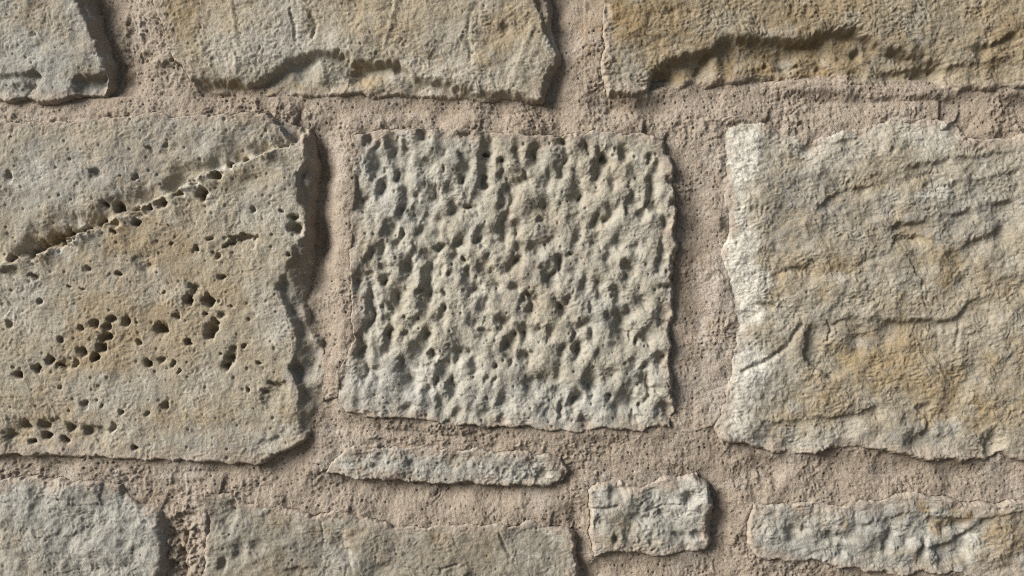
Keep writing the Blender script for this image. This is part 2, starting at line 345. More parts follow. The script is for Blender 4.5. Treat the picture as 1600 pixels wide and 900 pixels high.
stone(mat='buff', seed=14, fb=.3, flush=0.85, label='large buff block split by a slanting cavity-filled crack',
  out=[(-330,182,6),(-100,186,6),(0,187,6),(60,191,6),(140,184,6),(240,175,6),(300,179,6),(400,173,6),(430,176,6),(460,186,10),(486,200,14),(490,250,18),(490,300,20),(490,340,16),(488,370,18),(482,400,22),(476,440,22),(480,480,20),(488,512,18),(500,530,14),(510,560,12),(517,600,12),(516,640,12),(497,668,11),(476,690,8),(440,709,8),(402,728,8),(345,725,8),(260,721,8),(200,720,8),(100,715,8),(0,713,8),(-150,713,14),(-330,716,14)],
  face=3, rough=2.6, gr=.8, rolls=[(CR,14,-1,28)],
  steps=[(CR,-7,1,30),([(462,196),(479,212),(479,250),(468,272),(466,312),(480,330),(480,372),(459,382),(458,402),(446,425),(438,447),(451,485),(463,515),(465,540),(453,570),(460,585),(470,600),(470,630),(466,645),(448,664)],11,-1,120),([(416,172),(434,192),(447,212),(464,226)],13,-1,70),([(0,655),(60,652),(120,660),(180,672)],5,1,60),
   ([(350,384),(362,377),(380,372),(404,368)],3,1,40),([(205,405),(235,402),(250,400)],3,1,22),([(400,618),(425,600),(455,596)],5,1,20),([(395,690),(420,690),(440,680)],3,1,30)],
  pits=PITS_D, chains=CHAIN_D, pore=(15,.5,.9,2.6,2.6),
  pale=[(130,372,40,12,.7),(220,338,40,12,.6),(300,296,40,12,.6),(380,258,40,12,.6),(35,280,14,40,.8),(60,395,40,16,.6),(445,240,26,30,.5),(445,330,40,40,.35),(25,480,30,26,.6),(430,480,40,60,.45),(420,700,60,20,.6),(150,640,60,30,.3),(330,245,10,10,.0)],  # pale blobs along the crack: its lit lip painted lighter
  ochre=[(70,385,40,10,.7),(330,470,70,50,.35),(300,410,90,30,.3),(150,520,110,60,.55),(250,470,110,70,.5),(330,640,40,30,.3),(360,250,60,12,.4)],
  grey=[(100,270,160,70,1.0),(300,210,120,30,.9),(430,190,40,30,.8),(490,590,30,80,1.0),(150,610,110,40,.5),(350,690,120,30,.8),(60,700,80,20,.6),(20,440,40,30,.6)])
stone(mat='pitted', seed=15, fb=0.95, flush=1, label='square block in the middle covered all over with deep pits',
  out=[(550,211,5),(600,201,5),(700,200,5),(750,201,5),(790,209,5),(860,212,5),(930,204,5),(1004,208,5),(1038,220,12),(1054,262,12),(1056,300,12),(1057,330,12),(1061,350,12),(1056,400,12),(1052,440,12),(1054,475,12),(1050,520,12),(1050,560,12),(1052,600,12),(1056,640,7),(1050,668,7),(1000,674,7),(900,675,7),(800,670,7),(700,668,7),(640,658,7),(580,652,5),(541,645,5),(526,622,5),(525,578,5),(542,560,5),(551,500,5),(548,450,5),(545,400,5),(547,340,5),(551,280,5)],
  face=4.5, rough=3.0, gr=.9, facet=.5, pits=PITS_E, pore=(17,.45,1.0,2.6,3.5),
  pale=[(600,260,70,60,.35),(640,590,110,50,.4),(850,640,90,30,.5),(720,470,60,60,.25)], ochre=[(940,260,60,60,.35),(830,470,70,70,.35),(700,520,50,30,.25),(800,250,40,40,.2)], grey=[(640,280,110,80,.7),(610,610,100,45,1.0),(850,630,160,40,.9)])
stone(mat='bedded', seed=16, ft=9.0, fb=0.85, flush=0.95, label='large layered block with ochre stains and a whitish left edge',
  out=[(1116,191,7),(1150,180,7),(1200,186,7),(1225,206,7),(1260,216,7),(1320,202,7),(1400,186,7),(1470,178,7),(1498,188,9),(1507,216,9),(1545,214,12),(1600,205,12),(1750,195,14),(2000,190,14),(2000,725,14),(1700,738,14),(1600,728,12),(1562,708,9),(1542,721,8),(1450,719,8),(1400,713,8),(1340,699,8),(1300,703,8),(1250,711,8),(1190,707,8),(1150,696,10),(1128,690,14),(1110,668,18),(1122,640,9),(1138,600,9),(1140,560,9),(1144,500,9),(1136,460,9),(1128,400,9),(1136,350,9),(1128,290,9),(1130,240,9),(1118,215,9)],
  face=5, rough=4.2, gr=1.1, facet=3.6, bed=(.2,64,.6), bevels=[([(1118,200),(1128,240),(1126,290),(1136,350),(1126,400),(1134,460),(1142,500),(1138,560),(1136,600),(1118,645),(1112,672)],13,54),([(1120,196),(1200,186),(1225,206),(1260,216),(1320,202),(1400,186),(1470,178)],9,30)],
  steps=[([(1272,335),(1290,313),(1312,297),(1370,287)],5,1,40),([(1385,351),(1430,347),(1480,335),(1600,309)],6,1,40),([(1386,390),(1400,371),(1425,368),(1480,378),(1512,380),(1560,362),(1572,350)],7,1,50),
   ([(1198,430),(1240,417),(1272,412)],5,1,30),([(1334,413),(1356,404),(1374,395)],4,1,30),([(1266,498),(1260,515),(1257,540),(1257,562),(1285,580),(1310,602)],9,-1,50),
   ([(1293,505),(1318,499),(1335,496),(1400,501),(1485,500),(1510,477),(1536,458)],7,1,60),([(1400,268),(1470,250),(1560,240),(1650,232)],5,1,26),([(1230,232),(1300,226),(1345,212)],4,1,26),([(1428,634),(1449,660),(1436,682)],7,-1,30),
   ([(1180,660),(1260,655),(1330,648),(1380,632)],4,1,40),([(1500,215),(1506,200),(1496,184)],6,-1,30),([(1172,470),(1196,474),(1190,492),(1166,508)],4,1,26),([(1560,440),(1600,428),(1660,415)],5,1,40),([(1470,290),(1540,280),(1600,262)],4,1,30)],
  grooves=[([(1162,582),(1200,562),(1232,540),(1250,510)],4,5),([(1293,500),(1297,515),(1293,530)],2,3),([(1253,350),(1260,372)],4,-2),([(1455,555),(1474,590)],3,-2.5),([(1500,500),(1492,535)],4,3)],
  pits=[(1432,692,20,16,10),(1462,690,16,14,7),(1549,694,13,22,14),(1330,700,22,10,5),(1240,700,30,14,5),(1190,690,18,12,5),(1568,712,10,8,6),(1195,478,9,5,6),(1393,235,5,4,6)],
  pale=[(1144,260,42,100,1.0),(1150,430,40,120,1.0),(1152,560,42,90,.95),(1135,660,40,40,.85),(1175,195,60,16,.8),(1250,230,50,26,.5),(1430,205,60,24,.6),(1340,230,50,20,.4),(1455,312,16,14,.8),(1522,283,10,8,.8),(1290,690,60,20,.4)],
  ochre=[(1380,570,100,55,1.0),(1510,610,110,60,1.0),(1475,420,34,50,1.0),(1300,410,60,36,.9),(1340,300,40,26,.6),(1215,270,30,40,.5),(1240,430,60,26,.7),(1300,605,18,14,1.0),(1210,470,50,26,.5),(1580,560,50,40,.6),(1580,450,40,30,.5),(1430,480,50,26,.5)],
  grey=[(1270,300,80,50,.8),(1230,350,60,50,.7),(1500,330,110,46,.9),(1190,600,70,60,.6),(1250,690,120,26,1.0),(1450,690,120,26,.8),(1560,260,50,40,.4),(1330,520,50,30,.4)])
stone(mat='grey', seed=17, fb=0.0, flush=0.7, label='long thin grey sliver bedded in the mortar',
  out=[(516,716,8),(548,701,6),(600,697,6),(680,699,6),(800,704,6),(850,708,6),(878,716,9),(889,735,9),(883,754,8),(850,764,8),(800,762,8),(700,760,8),(640,756,8),(590,752,8),(555,750,8),(520,746,8),(500,740,9)],
  face=-1, rough=4.0, gr=1.2, ridge=2.2, pits=[(850,738,9,8,7),(842,748,10,5,7),(838,724,9,6,4),(570,712,10,9,4),(592,716,8,7,4),(640,726,9,7,4),(585,730,6,5,5),(880,742,3,8,6)], pore=(9,.5,.9,1.8,2.4), pale=[(545,725,30,20,.7),(640,740,70,12,.5),(780,740,80,16,.5),(850,725,20,10,.8)], ochre=[], grey=[(600,720,50,14,.7)])
stone(mat='grey', seed=18, flush=0.9, label='rough grey-green block cut off by the lower left corner',
  out=[(-330,752,6),(0,749,6),(60,746,6),(100,750,6),(150,752,6),(184,757,6),(205,775,12),(226,790,16),(248,800,22),(262,830,26),(258,870,22),(256,905,20),(258,1000,14),(255,1110,14),(-330,1110,14)],
  face=1, rough=4.5, gr=1.0, ridge=4.0, pits=[(195,770,10,8,6),(225,780,12,8,6)], pale=[(60,765,90,20,.5),(180,800,60,60,.3)], ochre=[(40,880,80,40,.25)], grey=[(120,800,120,40,.6),(40,850,60,40,.4)])
stone(mat='khaki', seed=19, flush=0.95, label='smooth khaki block with hairline cracks at the bottom edge',
  out=[(312,764,5),(345,766,5),(398,790,5),(442,790,5),(490,804,5),(546,800,5),(582,812,5),(622,826,5),(660,820,5),(700,822,5),(760,818,5),(820,816,5),(862,820,5),(895,832,9),(906,870,8),(908,900,8),(908,1000,14),(905,1110,14),(320,1110,14),(312,1000,14),(312,880,14),(318,830,14)],
  face=0, rough=3.0, gr=.9, ridge=2.0, steps=[([(533,830),(546,860),(551,885),(553,920)],4,1,30),([(366,780),(370,805),(358,835)],5,1,26),([(440,892),(470,888),(500,886)],3,1,20)],
  grooves=[([(690,888),(714,882)],2,4),([(782,835),(795,870)],3,3),([(500,815),(505,845)],2,2)],
  pits=[(374,862,12,16,8),(590,893,20,16,6),(726,895,9,8,-4),(348,882,7,10,8),(402,855,16,10,6)], pale=[(330,772,26,12,.6),(600,812,80,12,.7),(860,822,40,10,.6),(470,800,40,10,.5)], ochre=[(600,850,60,30,.3),(440,890,60,20,.35),(700,870,70,30,.25)], grey=[(490,850,50,40,.6),(360,800,50,40,.5),(760,840,60,26,.5)])
stone(mat='grey', seed=20, fb=0.55, flush=0.4, label='small rough grey block near the bottom edge',
  out=[(916,766,8),(934,748,9),(958,754,9),(1000,755,9),(1048,745,9),(1085,741,10),(1106,754,12),(1114,790,18),(1114,825,18),(1114,846,14),(1100,862,8),(1040,869,8),(960,869,8),(926,868,8),(924,805,8)],
  face=2, rough=4.0, gr=1.1, ridge=4.0, pits=[(960,766,9,12,9),(972,768,8,10,6),(1076,780,9,11,11),(1085,776,12,8,6),(962,842,5,6,9),(1000,810,14,7,6),(935,815,8,8,6),(1060,838,14,7,7),(1088,834,9,6,7),(1034,802,7,6,5),(1020,845,8,7,5),(980,830,8,10,4)],
  grooves=[([(920,798),(945,796),(965,790)],2.5,5),([(1010,798),(1035,792),(1065,790)],2,3)], pale=[(935,770,20,24,.8),(1085,775,30,20,.6),(925,830,8,40,.6),(1010,820,50,20,.4)], ochre=[(930,820,10,14,.4)], grey=[(1010,770,40,20,.5),(1060,850,50,12,.5)])
stone(mat='grey', seed=21, fb=0.6, flush=0.7, label='lumpy grey and ochre block cut off by the right edge below',
  out=[(1172,786,6),(1240,786,6),(1280,784,6),(1330,788,6),(1370,778,6),(1420,768,6),(1500,782,6),(1560,786,6),(1600,782,6),(1760,780,6),(2000,775,6),(2000,915,14),(1700,915,14),(1600,908,8),(1450,900,8),(1350,894,8),(1290,884,8),(1230,878,8),(1185,872,8),(1166,850,12),(1165,815,14)],
  face=1, rough=4.0, gr=1.0, ridge=3.6, bed=(.2,50,1.0), steps=[([(1340,820),(1385,812),(1420,802),(1460,808),(1520,812)],5,1,40),([(1452,858),(1490,846),(1520,832),(1530,820)],8,1,30),([(1520,815),(1560,805),(1610,798)],4,1,30)],
  pits=[(1300,838,13,8,11),(1322,842,12,9,6),(1386,850,7,14,8),(1443,858,6,14,10),(1240,832,10,14,6),(1258,826,6,7,6),(1418,845,9,9,5),(1316,862,9,9,6),(1500,825,9,10,6),(1478,828,8,9,6),(1395,832,7,9,5),(1470,880,14,9,5)],
  pale=[(1185,830,26,40,.6),(1250,800,30,14,.7),(1240,840,18,14,.7),(1325,842,14,8,.7),(1390,850,14,18,.5),(1455,852,20,16,.6),(1532,860,12,12,.7),(1500,822,40,14,.4)], ochre=[(1480,796,60,16,.9),(1570,830,60,40,.8),(1560,880,60,20,.6),(1310,836,16,8,.8),(1420,885,60,14,.5)], grey=[(1300,820,90,26,.7),(1260,870,70,20,.7),(1380,870,60,30,.6)])

# blocks around the view, out of the photograph's frame: same masonry, coarser
random.seed(5)
def rough_rect(x0, y0, x1, y1):
    p = []
    for i in range(4): p.append((x0 + (x1 - x0) * i / 4 + random.uniform(-6, 6), y0 + random.uniform(-7, 7), random.uniform(10, 16)))
    for i in range(4): p.append((x1 + random.uniform(-6, 6), y0 + (y1 - y0) * i / 4 + random.uniform(-6, 6), random.uniform(6, 10)))
    for i in range(4): p.append((x1 - (x1 - x0) * i / 4 + random.uniform(-6, 6), y1 + random.uniform(-7, 7), random.uniform(7, 10)))
    for i in range(4): p.append((x0 + random.uniform(-6, 6), y1 - (y1 - y0) * i / 4 + random.uniform(-6, 6), random.uniform(14, 24)))
    return p
X0, X1, Y0, Y1 = -1300, 2900, -1250, 2320        # extent of the wall; Y1 lies on the ground
def course(y0, y1, gaps=((X0, X1),)):
    for (a, b) in gaps:
        x = a
        while x < b - 60:
            wd = min(random.uniform(330, 720), b - x)
            if b - x - wd < 240: wd = b - x
            stone(mat=random.choice(['grey', 'buff', 'tan', 'khaki', 'bedded']), seed=random.randint(30, 9000), out=rough_rect(x + 20, y0 + 17, x + wd - 20, y1 - 17), face=random.uniform(0, 5), rough=4, gr=1.0, coarse=True)
            x += wd
course(-1250, -900); course(-900, -560); course(-560, -225)
course(-225, 170, ((X0, -345), (2015, X1))); course(170, 735, ((X0, -345), (2015, X1))); course(735, 1120, ((X0, -345),)); course(740, 925, ((2015, X1),))
course(890, 1120, ((910, X1),)); course(1120, 1450); course(1450, 1800); course(1800, 2080); course(2080, 2320)

# mortar level: recessed against the stone above / to the left, nearly flush with the next
MPTS = [(-300,168,-10),(0,166,-13),(0,178,-6),(100,168,-11),(150,20,-24),(170,60,-23),(182,95,-25),(190,120,-20),(200,30,-15),(215,90,-12),(225,20,-8),(240,110,-8),(180,160,-8),(240,150,-5),(280,160,-5),
 (330,160,-14),(420,160,-12),(560,165,-13),(640,160,-16),(700,165,-16),(780,172,-15),(850,165,-16),(560,185,-6),(500,180,-7),(650,190,-4),(740,190,-5),(820,195,-5),(880,60,-18),(872,10,-22),(862,130,-19),(900,30,-12),(915,90,-7),(905,140,-9),(925,60,-5),
 (960,155,-17),(1020,160,-16),(980,185,-7),(1080,175,-8),(1060,200,-6),(920,195,-5),(1150,165,-8),(1060,125,-17),(1110,115,-18),(1200,108,-19),(1300,112,-18),(1390,128,-15),(1150,140,-12),(1250,138,-12),(1330,142,-12),(1240,170,-11),(1300,160,-14),(1400,152,-15),(1500,150,-14),(1600,146,-15),(1300,190,-7),(1400,170,-7),(1240,195,-8),(1560,180,-6),(1530,205,-6),(1515,200,-14),
 (492,215,-20),(502,240,-28),(504,270,-28),(504,300,-28),(502,350,-27),(500,380,-26),(497,410,-24),(490,440,-22),(475,400,-20),(480,300,-18),(492,480,-17),(500,510,-14),(520,240,-11),(525,300,-10),(528,350,-8),(520,420,-8),(520,470,-7),(545,300,-4),(545,400,-3),(540,450,-3),(535,520,-4),(520,560,-10),(522,620,-15),(515,670,-12),
 (1035,240,-10),(1064,300,-9),(1070,350,-11),(1068,420,-11),(1066,460,-11),(1066,500,-11),(1068,560,-10),(1072,385,-11),(1075,620,-10),(1090,300,-14),(1092,350,-15),(1092,400,-15),(1092,450,-15),(1092,500,-14),(1092,560,-12),(1100,600,-8),(1120,260,-6),(1122,310,-6),(1120,350,-6),(1120,400,-6),(1120,450,-6),(1122,500,-5),(1122,560,-4),(1085,660,-7),(1100,220,-6),(1090,690,-6),
 (0,722,-15),(100,724,-15),(0,738,-7),(120,738,-8),(200,735,-9),(260,745,-6),(300,740,-6),(340,735,-13),(420,735,-12),(470,705,-13),(500,690,-9),(380,760,-6),(460,770,-6),(250,775,-12),(285,800,-7),(290,770,-4),(275,850,-13),(295,880,-14),(285,840,-13),
 (520,710,-7),(510,740,-9),(560,690,-5),(620,685,-6),(700,690,-7),(800,690,-8),(900,690,-6),(980,695,-6),(900,715,-7),(1000,725,-5),(560,757,-15),(640,762,-17),(700,766,-18),(780,768,-18),(840,772,-16),(900,745,-12),(560,785,-5),(640,795,-5),(720,800,-5),(800,800,-6),(850,795,-6),(880,800,-6),
 (909,800,-16),(912,840,-20),(913,890,-20),(918,830,-8),(920,880,-8),(1122,780,-20),(1126,820,-20),(1122,850,-16),(1140,790,-9),(1145,830,-7),(1150,870,-7),(1020,880,-14),(960,882,-11),(1090,880,-10),(1020,898,-8),(1150,720,-6),(1200,725,-13),(1300,722,-12),(1400,730,-13),(1500,735,-13),(1250,750,-6),(1350,750,-6),(1450,755,-6),(1560,745,-7),(1150,760,-6),(1200,770,-6),(1230,895,-9),(1180,890,-7),(1300,905,-12),(1600,765,-6)]

MPTS = [(a, b, c if c > -9 else -9 + (c + 9) * 1.75) for (a, b, c) in MPTS]

# ------------------------------------------------------------------ height functions
def stone_height(st, x, y):
    """height (units, + towards the viewer) of one stone and its signed outline distance"""
    sd = st['seed']; coarse = st.get('coarse', False)
    wx, wy = warp(x, y, sd)
    d, wd = poly_dist(wx, wy, st['out'], True)
    h = st['face'] + st['rough'] * fbm(x, y, 120, 2 if coarse else 3, sd, .55) + st['rough'] * .55 * fbm(x, y, 38, 3, sd + 5, .55)
    if 'bed' in st:
        sl, per, amp = st['bed']
        t = (y + sl * (x - 1150) + 26 * fbm(x, y, 150, 3, sd + 9)) / per
        fr = t - np.floor(t); ph = np.floor(t)
        a = .35 + .65 * np.abs(pn(x / 90 + ph * 7.3, ph * 3.1, sd + 13)) * 2
        h = h + amp * a * (ss(0, .9, fr) - ss(.9, 1.0, fr) * .999 - .5)
        h = h + .35 * st['gr'] * strokes(x + 6 * pn(x / 25, y / 25, sd + 87), y + 6 * pn(x / 25, y / 25, sd + 88), math.pi / 2 - .2, sd + 89, 4.0, 26.0)
        t2 = (y + (sl + .05) * (x - 1150) + 12 * fbm(x, y, 60, 3, sd + 19)) / (per * .31)
        fr2 = t2 - np.floor(t2)
        h = h + amp * .22 * (ss(0, .8, fr2) - ss(.8, 1.0, fr2) - .5) * (.5 + pn(x / 40, y / 40, sd + 21))
    if 'ridge' in st:
        ax = x + 8 * fbm(x, y, 40, 3, sd + 22); ay = y + 8 * fbm(x, y, 40, 3, sd + 24)
        h = h + st['ridge'] * (1.5 * facet(ax, ay, 52, sd + 23) + .8 * facet(ax, ay, 23, sd + 25))
    else:
        ax = x + 10 * fbm(x, y, 50, 3, sd + 22); ay = y + 10 * fbm(x, y, 50, 3, sd + 24)
        h = h + st.get('facet', 2.2) * (facet(ax, ay * 1.3, 95, sd + 23) + .4 * facet(ax, ay * 1.3, 36, sd + 25))
    if not coarse:
        h = h + st['gr'] * (1.75 * grain(x, y, sd) + .8 * fbm(x, y, 14, 3, sd + 31, .6))
        if 'pore' in st: pc, pp, r0, r1, pa = st['pore']
        else: pc, pp, r0, r1, pa = 16, .35, .9, 2.0, 2.2
        h = h - pa * pores(x, y, pc, pp, r0, r1, sd + 33)
    h = h.astype(F)
    fx, fy = x + .55 * (wx - x), y + .55 * (wy - y)
    px = x + 3.3 * pn(x / 11, y / 11, sd + 53) + 1.1 * pn(x / 4, y / 4, sd + 54); py = y + 3.3 * pn(x / 11, y / 11, sd + 55) + 1.1 * pn(x / 4, y / 4, sd + 56)
    jx = fx + 2.6 * pn(x / 10, y / 10, sd + 57) + 0.5 * pn(x / 4, y / 4, sd + 58); jy = fy + 2.6 * pn(x / 10, y / 10, sd + 59) + 0.5 * pn(x / 4, y / 4, sd + 52)
    for (p, a, side, L) in st.get('steps', []): f_step(h, jx, jy, p, a * (.95 if sd == 16 else 1.3), side, L, 3.0 if a < 15 else 5.5)
    for (p, a, side, L) in st.get('rolls', []): f_roll(h, jx, jy, p, a, side, L)
    for (p, a, L) in st.get('bevels', []): f_bevel(h, jx, jy, p, a, L)
    for (p, wg, a) in st.get('grooves', []): f_groove(h, fx, fy, p, wg, a)
    if sd == 15: h += (3.4 * strokes(x + 9 * pn(x / 45, y / 45, 601), y, .14, 602, 19, 75) * ss(960, 600, x) + 1.6 * strokes(x, y, .3, 603, 15, 40)).astype(F)
    h0 = h.copy(); pr = random.Random(sd)
    ex = x + 5.5 * pn(x / 19, y / 19, sd + 83) + 2.4 * pn(x / 8, y / 8, sd + 84); ey = y + 5.5 * pn(x / 19, y / 19, sd + 85) + 2.4 * pn(x / 8, y / 8, sd + 86)
    for q in st.get('pits', []):
        cx, cy, rx, ry, a = q[:5]; a *= 1.45; tilt = q[5] if len(q) > 5 else .25
        if len(q) > 5:
            tilt = pr.uniform(-.08, .28); a *= .8 * (1 - .7 * math.exp(-((cx - 590) / 62) ** 4 - ((cy - 615) / 42) ** 4))
            f_pit(h, ex, ey, cx + 1, cy + 1, rx * 1.36, ry * 1.25, a * pr.uniform(.55, .95), tilt, 1.0)
            f_pit(h, ex, ey, cx, cy, rx * pr.uniform(.65, .92), ry * pr.uniform(.7, 1.05), a * pr.uniform(.35, .8), tilt, 1.05)
        elif q in CRACK_PITS: f_pit(h, px, py, cx, cy + 2, rx * .85, ry * .8, a * 1.3, tilt, 1.5)
        elif sd == 14: f_pit(h, px, py, cx, cy, rx * .74, ry * .74, a * (1.15 if rx > 6 else 1.0), tilt, 1.4)
        else: f_pit(h, px, py, cx, cy, rx * .95, ry * .95, a * .75, tilt, 1.2)
    for (p, r, a) in st.get('chains', []): f_chain(h, x + 2.2 * (px - x) + 4 * pn(x / 15, y / 15, sd + 90), y + 2.2 * (py - y), p, r, a * 1.5)
    hollow = ss(4, 12, h0 - h)
    e = np.clip((d + .75 * wd) / (1.5 * wd), 0, 1)
    h = h - 80 * (1 - e) ** 2.4
    h = np.where(d < -.75 * wd, h + (d + .75 * wd) * 1.5, h)
    return h.astype(F), d, hollow

def mortar_height(x, y, coarse=False):
    h = np.full(x.shape, -9, F) if coarse else idw(x, y, MPTS, 3.4)
    h = h + 2.6 * fbm(x, y, 80, 3, 501, .5) + (0 if coarse else 1.7 * fbm(x, y, 27, 2, 503))
    if not coarse:
        h = h + (.5 + .9 * ss(-.3, .5, fbm(x, y, 70, 2, 507))) * (1.9 * grain(x, y, 510) + 1.25 * fbm(x, y, 10, 3, 520, .65))
        # dragged pointing strokes
        wx = x + 9 * fbm(x, y, 50, 2, 531); wy = y + 9 * fbm(x, y, 50, 2, 532)
        h = h + .5 * pn(wx / 5, wy / 16, 533)
        for (cx, cy, rx, ry, am) in [(283,855,34,60,9),(200,70,36,60,5),(300,780,40,30,3),(1070,190,70,22,2.5),(1230,195,50,16,4),(1180,760,50,30,2.5),(930,160,40,40,2),(440,175,60,14,4)]:
            q = ((x - cx) / rx) ** 2 + ((y - cy) / ry) ** 2
            h = h + am * np.exp(-q * q) * (fbm(x, y, 17, 3, 560, .6) - .1)
        h = h - 3.2 * pores(x, y, 8.5, .45, .8, 1.7, 540)
        h = h + 1.3 * pores(x, y, 13, .3, 1.1, 2.4, 550)
    return h.astype(F)

# ------------------------------------------------------------------ mesh building
STEP = 1.36
def axis(a, b, lo, hi, fine, coarse):
    """coordinates from a to b: fine inside lo..hi, coarse outside"""
    out = []
    if a < lo: out.append(np.linspace(a, min(lo, b), max(2, int((min(lo, b) - a) / coarse) + 1))[:-1] if b > lo else np.linspace(a, b, max(2, int((b - a) / coarse) + 1)))
    if b > lo and a < hi:
        s, e = max(a, lo), min(b, hi); out.append(np.linspace(s, e, max(2, int((e - s) / fine) + 1)))
    if b > hi:
        s = max(a, hi); q = np.linspace(s, b, max(2, int((b - s) / coarse) + 1)); out.append(q[1:] if a < hi else q)
    return np.concatenate(out).astype(F)

wall = bpy.data.objects.new('stone_wall', None)
sc.collection.objects.link(wall)
wall.location = (0, 0, 0)
wall['label'] = 'weathered limestone block wall with wide pinkish mortar joints'
wall['category'] = 'wall'
wall['kind'] = 'thing'

def link_mesh(name, verts, faces_q, faces_t, stain_shading, mat, smooth=True):
    me = bpy.data.meshes.new(name)
    nq, ntri = len(faces_q), len(faces_t)
    me.vertices.add(len(verts)); me.vertices.foreach_set('co', verts.astype(F).ravel())
    loops = np.concatenate([faces_q.ravel(), faces_t.ravel()]).astype(np.int32)
    me.loops.add(len(loops)); me.loops.foreach_set('vertex_index', loops)
    me.polygons.add(nq + ntri)
    starts = np.concatenate([np.arange(nq) * 4, nq * 4 + np.arange(ntri) * 3]).astype(np.int32)
    me.polygons.foreach_set('loop_start', starts)
    me.polygons.foreach_set('use_smooth', np.full(nq + ntri, smooth))
    me.update(calc_edges=True)
    at = me.attributes.new('stain_shading', 'FLOAT_COLOR', 'POINT')
    at.data.foreach_set('color', stain_shading.astype(F).ravel())
    me.materials.append(mat)
    o = bpy.data.objects.new(name, me)
    sc.collection.objects.link(o); o.parent = wall
    return o

def to_world(x, y, h):
    return np.stack([(x - 800) * S, -h * S, (450 - y) * S + Z0], -1)

def sheet(xs, ys, h, keep, stain_shading, back=None):
    """grid cells flagged in keep -> verts, quads, tris; with back: side walls and a back face at that height"""
    ny, nx = len(ys), len(xs)
    idx = np.arange(ny * nx).reshape(ny, nx)
    a = idx[:-1, :-1][keep]; b = idx[:-1, 1:][keep]; c = idx[1:, 1:][keep]; d = idx[1:, :-1][keep]
    quads = np.stack([a, d, c, b], -1)
    X, Y = np.meshgrid(xs, ys)
    V = to_world(X.ravel(), Y.ravel(), h.ravel())
    used = np.zeros(ny * nx, bool); used[quads.ravel()] = True
    rem = np.cumsum(used) - 1
    V = V[used]; quads = rem[quads]; st = stain_shading.reshape(-1, 4)[used]
    tris = np.zeros((0, 3), np.int64)
    if back is not None and len(quads):
        e = np.concatenate([quads[:, [0, 1]], quads[:, [1, 2]], quads[:, [2, 3]], quads[:, [3, 0]]])
        n = len(V); key = np.sort(e, 1); k = key[:, 0] * n + key[:, 1]
        uq, inv, cnt = np.unique(k, return_inverse=True, return_counts=True)
        be = e[cnt[inv] == 1]
        bv = np.unique(be); m = np.full(n, -1); m[bv] = n + np.arange(len(bv))
        Vb = V[bv].copy(); Vb[:, 1] = -back * S
        cen = Vb.mean(0); ci = n + len(bv)
        V = np.concatenate([V, Vb, cen[None]])
        st = np.concatenate([st, st[bv], st[:1]])
        quads = np.concatenate([quads, np.stack([be[:, 1], be[:, 0], m[be[:, 0]], m[be[:, 1]]], -1)])
        tris = np.stack([m[be[:, 1]], m[be[:, 0]], np.full(len(be), ci)], -1)
    return V, quads, tris, st

VX0, VX1, VY0, VY1 = -45, 1645, -45, 945
mxs = axis(VX0, VX1, VX0, VX1, STEP, STEP); mys = axis(VY0, VY1, VY0, VY1, STEP, STEP)
MX, MY = np.meshgrid(mxs, mys)
deep = np.full(MX.shape, -999, F)
flush_w = np.zeros(MX.shape, F); flush_h = np.zeros(MX.shape, F)
cover = np.full(MX.shape, -999, F)            # highest stone surface over the mortar grid (sampled)
ccx = np.concatenate([np.arange(X0, VX0, 12.0), [VX0], np.linspace(VX0, VX1, 140)[1:-1], [VX1], np.arange(VX1 + 12, X1 + 1, 12.0)]).astype(F)
ccy = np.concatenate([np.arange(Y0, VY0, 12.0), [VY0], np.linspace(VY0, VY1, 82)[1:-1], [VY1], np.arange(VY1 + 12, Y1 + 1, 12.0)]).astype(F)

